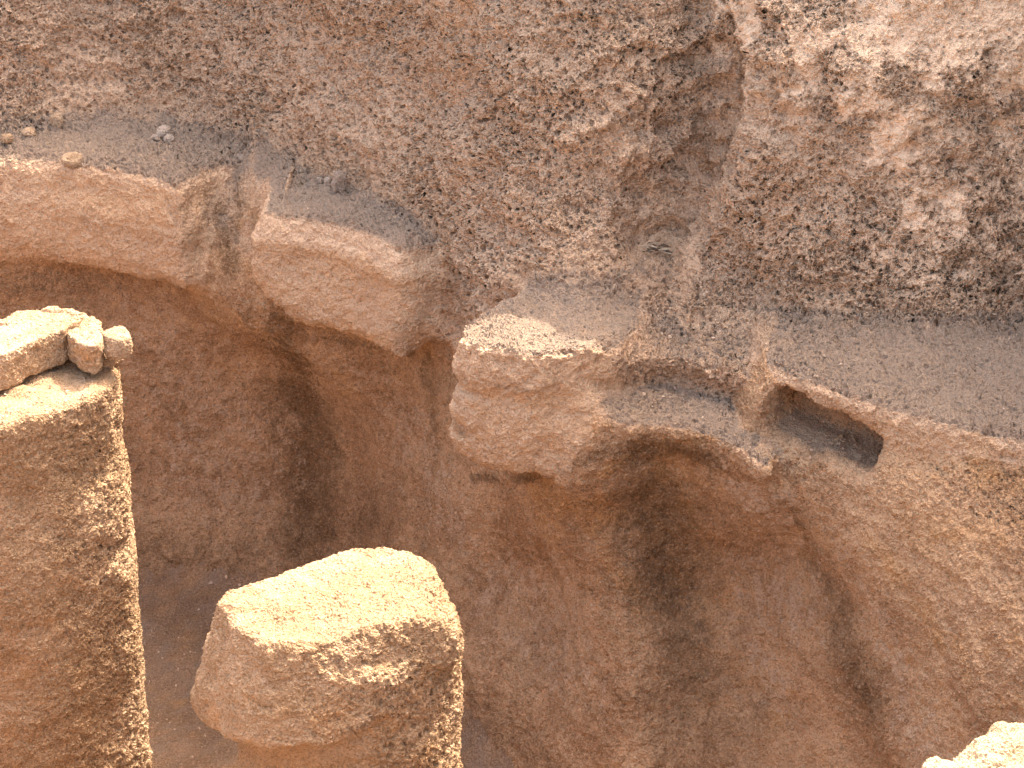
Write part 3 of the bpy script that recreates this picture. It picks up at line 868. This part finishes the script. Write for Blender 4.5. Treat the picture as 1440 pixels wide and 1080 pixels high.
o = solid('stone_chunk', chF, (-2.3, 7.4, .0), (-1.4, 9.3, .42), .014, 2, M_LOOSE, (-1.85, 8.5, .12), None, .35, masks=dict(orange=[(105, 490, 125, 500, .05, .8)]))
o.location = (-1.85, 8.5, .12); tag(o, 'angular chunk leaning beside the end of the cracked slab', 'stone', GS)
p = at_z(165, 482, .22)
stone('rounded_stone', 'rounded stone perched on the outer right rim of the left pillar', GS, p, (.125, .12, .12), 5, rotz=.3, boxy=.55)
for k, (px, py, s, sd_, lb) in enumerate([(148, 512, .080, 11, 'small pale stone wedged beneath the rounded stone on the left pillar'),
                                           (132, 521, .05, 12, 'tiny stone in front of the angular chunk on the left pillar'),
                                           (163, 508, .055, 13, 'small stone at the rim directly below the rounded stone')]):
    q = on(px, py, pillar_left); stone('small_stone', lb, GS, q + np.array([0, 0, s * .25]), (s * 1.3, s, s * .7), sd_, rotz=k)

# stones on the ledges
GP = 'stones lying on the ledges'
for k, (px, py, sx, sz, seed, lb, dk) in enumerate([
    (81, 170, .065, .085, 21, 'upright brown stone at the foot of the cliff on the left ledge', 0),
    (103, 225, .11, .075, 22, 'pale pinkish angular stone at the front lip of the left ledge', 0),
    (230, 186, .085, .055, 23, 'grey flat stone on top of the small heap on the left ledge', 1),
    (237, 195, .06, .04, 24, 'grey rounded stone at the right front of the small heap', 1),
    (219, 194, .045, .035, 25, 'grey stone at the left of the small heap', 1),
    (222, 178, .022, .02, 26, 'tiny pebble behind the small heap on the left ledge', 1),
    (478, 256, .085, .105, 27, 'largest rounded grey stone at the back of the middle ledge', 1),
    (461, 256, .045, .045, 28, 'small oval stone beside the largest grey stone', 1),
    (450, 254, .035, .03, 29, 'small grey pebble farthest left behind the middle ledge', 1),
    (40, 187, .07, .05, 30, 'whitish lump at the left rim of the left ledge', 0),
    (10, 196, .06, .05, 31, 'small whitish lump at the far left picture edge', 0),
    (396, 187, .06, .04, 32, 'pale little stone where the left ledge ends at the cliff', 0),
    (340, 222, .06, .03, 33, 'flat grey stone at the right corner of the left ledge', 1)]):
    q = on(px, py + sz * 120, cliff)
    stone('stone', lb, GP, q + np.array([0, 0.01, sz * .45]), (sx, sx * .8, sz), seed, mat=M_STONE if dk else M_LOOSE, rotz=k * .7, boxy=.5, dust=.3 * dk, planes=12)

# a wisp of dry plant debris in the hollow at the foot of the cleft
def debris():
    rs = np.random.RandomState(9); VV, TT, k = [], [], 0
    for i in range(26):
        p = hit(rs.uniform(902, 944), rs.uniform(343, 358), cliff) + np.array([0, -.01, .012])
        a = rs.uniform(-.5, .5) + (math.pi if rs.rand() < .5 else 0); L = rs.uniform(.02, .06); w = rs.uniform(.002, .009)
        d = np.array([math.cos(a), math.sin(a) * .5, rs.uniform(-.3, .3)]); d /= np.linalg.norm(d)
        u = np.cross(d, rs.normal(size=3)); u /= np.linalg.norm(u); v = np.cross(d, u)
        for t_ in (-.5, 0, .5):
            c = p + d * L * t_ + u * (.006 if t_ == 0 else 0); r = w * (1 if t_ == 0 else .4)
            for q in range(4):
                b = q * math.pi / 2; VV.append(c + u * r * math.cos(b) + v * r * .35 * math.sin(b))
        for j in (0, 4):
            for q in range(4): TT.append((k + j + q, k + j + (q + 1) % 4, k + j + 4 + (q + 1) % 4, k + j + 4 + q))
        k += 12
    V, T = np.array(VV), np.array(TT)
    z = np.zeros(len(V)); at = finish(V, dict(nrm=z[:, None] + np.array([[0, 0, 1.]]), rough=z, dust=z, pale=z, stain=z, bloom=z, orange=z)); at['tone'] = np.repeat((rs.rand(26) > .45).astype(float), 12)
    m = rock_material('dry_straw', (0.10, .07, .05), (0.50, .42, .32), amp=0.0)
    c = V.mean(0); o = link_mesh('dry_debris', V - c, T, m, None, at, smooth=False); o.location = c
    return tag(o, 'wisp of dry dark and whitish plant debris caught at the foot of the cleft', 'debris')
debris()

# grit and chips too many to count
def grit():
    rs = np.random.RandomState(4)
    zones = [(20, 330, 172, 235, 150, .6), (380, 640, 245, 320, 90, .6), (890, 1050, 535, 590, 70, .9), (1100, 1430, 430, 600, 260, .7), (860, 1070, 400, 480, 90, 1.), (1100, 1220, 590, 650, 40, .6),
             (200, 330, 860, 1080, 130, .8), (190, 420, 800, 870, 60, 1.6), (0, 170, 535, 590, 60, .8), (900, 960, 345, 365, 30, .8), (40, 1420, 150, 440, 0, 1)]
    base = np.array([[1, 0, 0], [-1, 0, 0], [0, 1, 0], [0, -1, 0], [0, 0, 1], [0, 0, -1]], float)
    tri = np.array([[0, 2, 4], [2, 1, 4], [1, 3, 4], [3, 0, 4], [2, 0, 5], [1, 2, 5], [3, 1, 5], [0, 3, 5]])
    VV, TT = [], []; k = 0
    def fl(P): return np.minimum(np.minimum(cliff(P), P[:, 2] - FLOOR - .03), pillar_left(P))
    for x0, x1, y0, y1, n, sc in zones:
        for _ in range(n):
            p = hit(rs.uniform(x0, x1), rs.uniform(y0, y1), fl)
            g0 = unit(grad(fl, p[None], .01))[0]
            if g0[2] < .6: continue
            r = sc * (.004 + .010 * rs.rand() ** 3)
            d = base * rs.uniform(.6, 1.25, (6, 1)) * np.array([1, 1, .6]) @ np.linalg.qr(rs.normal(size=(3, 3)))[0]
            VV.append(p + g0 * r * .6 + d * r); TT.append(tri + k); k += 6
    V, T = np.concatenate(VV), np.concatenate(TT)
    z = np.zeros(len(V)); n = z[:, None] + np.array([[0, 0, 1.]])
    at = finish(V, dict(nrm=n, rough=z, dust=z, pale=z, stain=z, bloom=z, orange=z)); at['tone'] = np.repeat(rs.rand(len(V) // 6), 6)
    m = rock_material('grit', (0.36, .25, .19), (0.66, .50, .38), amp=0.0)
    return link_mesh('gravel', V, T, m, None, at, smooth=False)
o = grit(); o['kind'] = 'stuff'; o['label'] = 'scattered grit and small chips on the ledges'; o['category'] = 'gravel'

# two pillar tops cut by the bottom edge
def stump(cx, cy, zt, r, seed, tilt=(0, 0)):
    def Fn(P):
        x, y, z = P.T
        w = perlin(P, 2.5, seed) * .06 + perlin(P, 7, seed + 1) * .03 + perlin(P, 18, seed + 2) * .014
        a = np.arctan2(y - cy, x - cx)
        rr = r * (1 + .06 * np.sin(3 * a + seed) + .04 * np.sin(5 * a))
        d = np.sqrt((x - cx) ** 2 + (y - cy) ** 2) - rr + .06 * (z - zt)
        return smax(d, z - (zt + (x - cx) * tilt[0] + (y - cy) * tilt[1]), .10) + w
    return Fn
qr = at_y(1470, 1085, 4.6)
F4 = stump(qr[0] + .06, 4.58, qr[2] - .08, .34, 81, (.05, 0))
e4 = empty('rock_pillar', (qr[0], 4.6, FLOOR)); tag(e4, 'bleached sunlit rock top cut off by the lower right corner', 'rock pillar', 'rock pillars standing in the pit')
M_BRIGHT = rock_material('pale_tuff', (0.510, 0.383, 0.246), (0.595, 0.468, 0.323))
solid('top', F4, (qr[0] - .65, 3.95, qr[2] - .5), (qr[0] + .65, 5.3, qr[2] + .3), .016, 2, M_BRIGHT, (qr[0], 4.6, FLOOR), e4, .25)
solid('shaft', F4, (qr[0] - .9, 3.6, -2.6), (qr[0] + .9, 5.6, qr[2] - .47), .06, 0, M_BRIGHT, (qr[0], 4.6, FLOOR), e4, .25)
ql_ = at_y(57, 1086, 5.3)
F5 = stump(ql_[0], 5.2, ql_[2] - .01, .15, 84)
e5 = empty('rock_pillar', (ql_[0], 5.2, FLOOR)); tag(e5, 'thin sliver of sunlit pale rock top at the bottom left edge', 'rock pillar', 'rock pillars standing in the pit')
solid('top', F5, (ql_[0] - .4, 4.8, ql_[2] - .3), (ql_[0] + .4, 5.6, ql_[2] + .2), .02, 1, M_BRIGHT, (ql_[0], 5.2, FLOOR), e5, .2)
solid('shaft', F5, (ql_[0] - .6, 4.6, -2.6), (ql_[0] + .6, 5.8, ql_[2] - .27), .06, 0, M_BRIGHT, (ql_[0], 5.2, FLOOR), e5, .2)
print('done', round(time.time() - T0, 1))
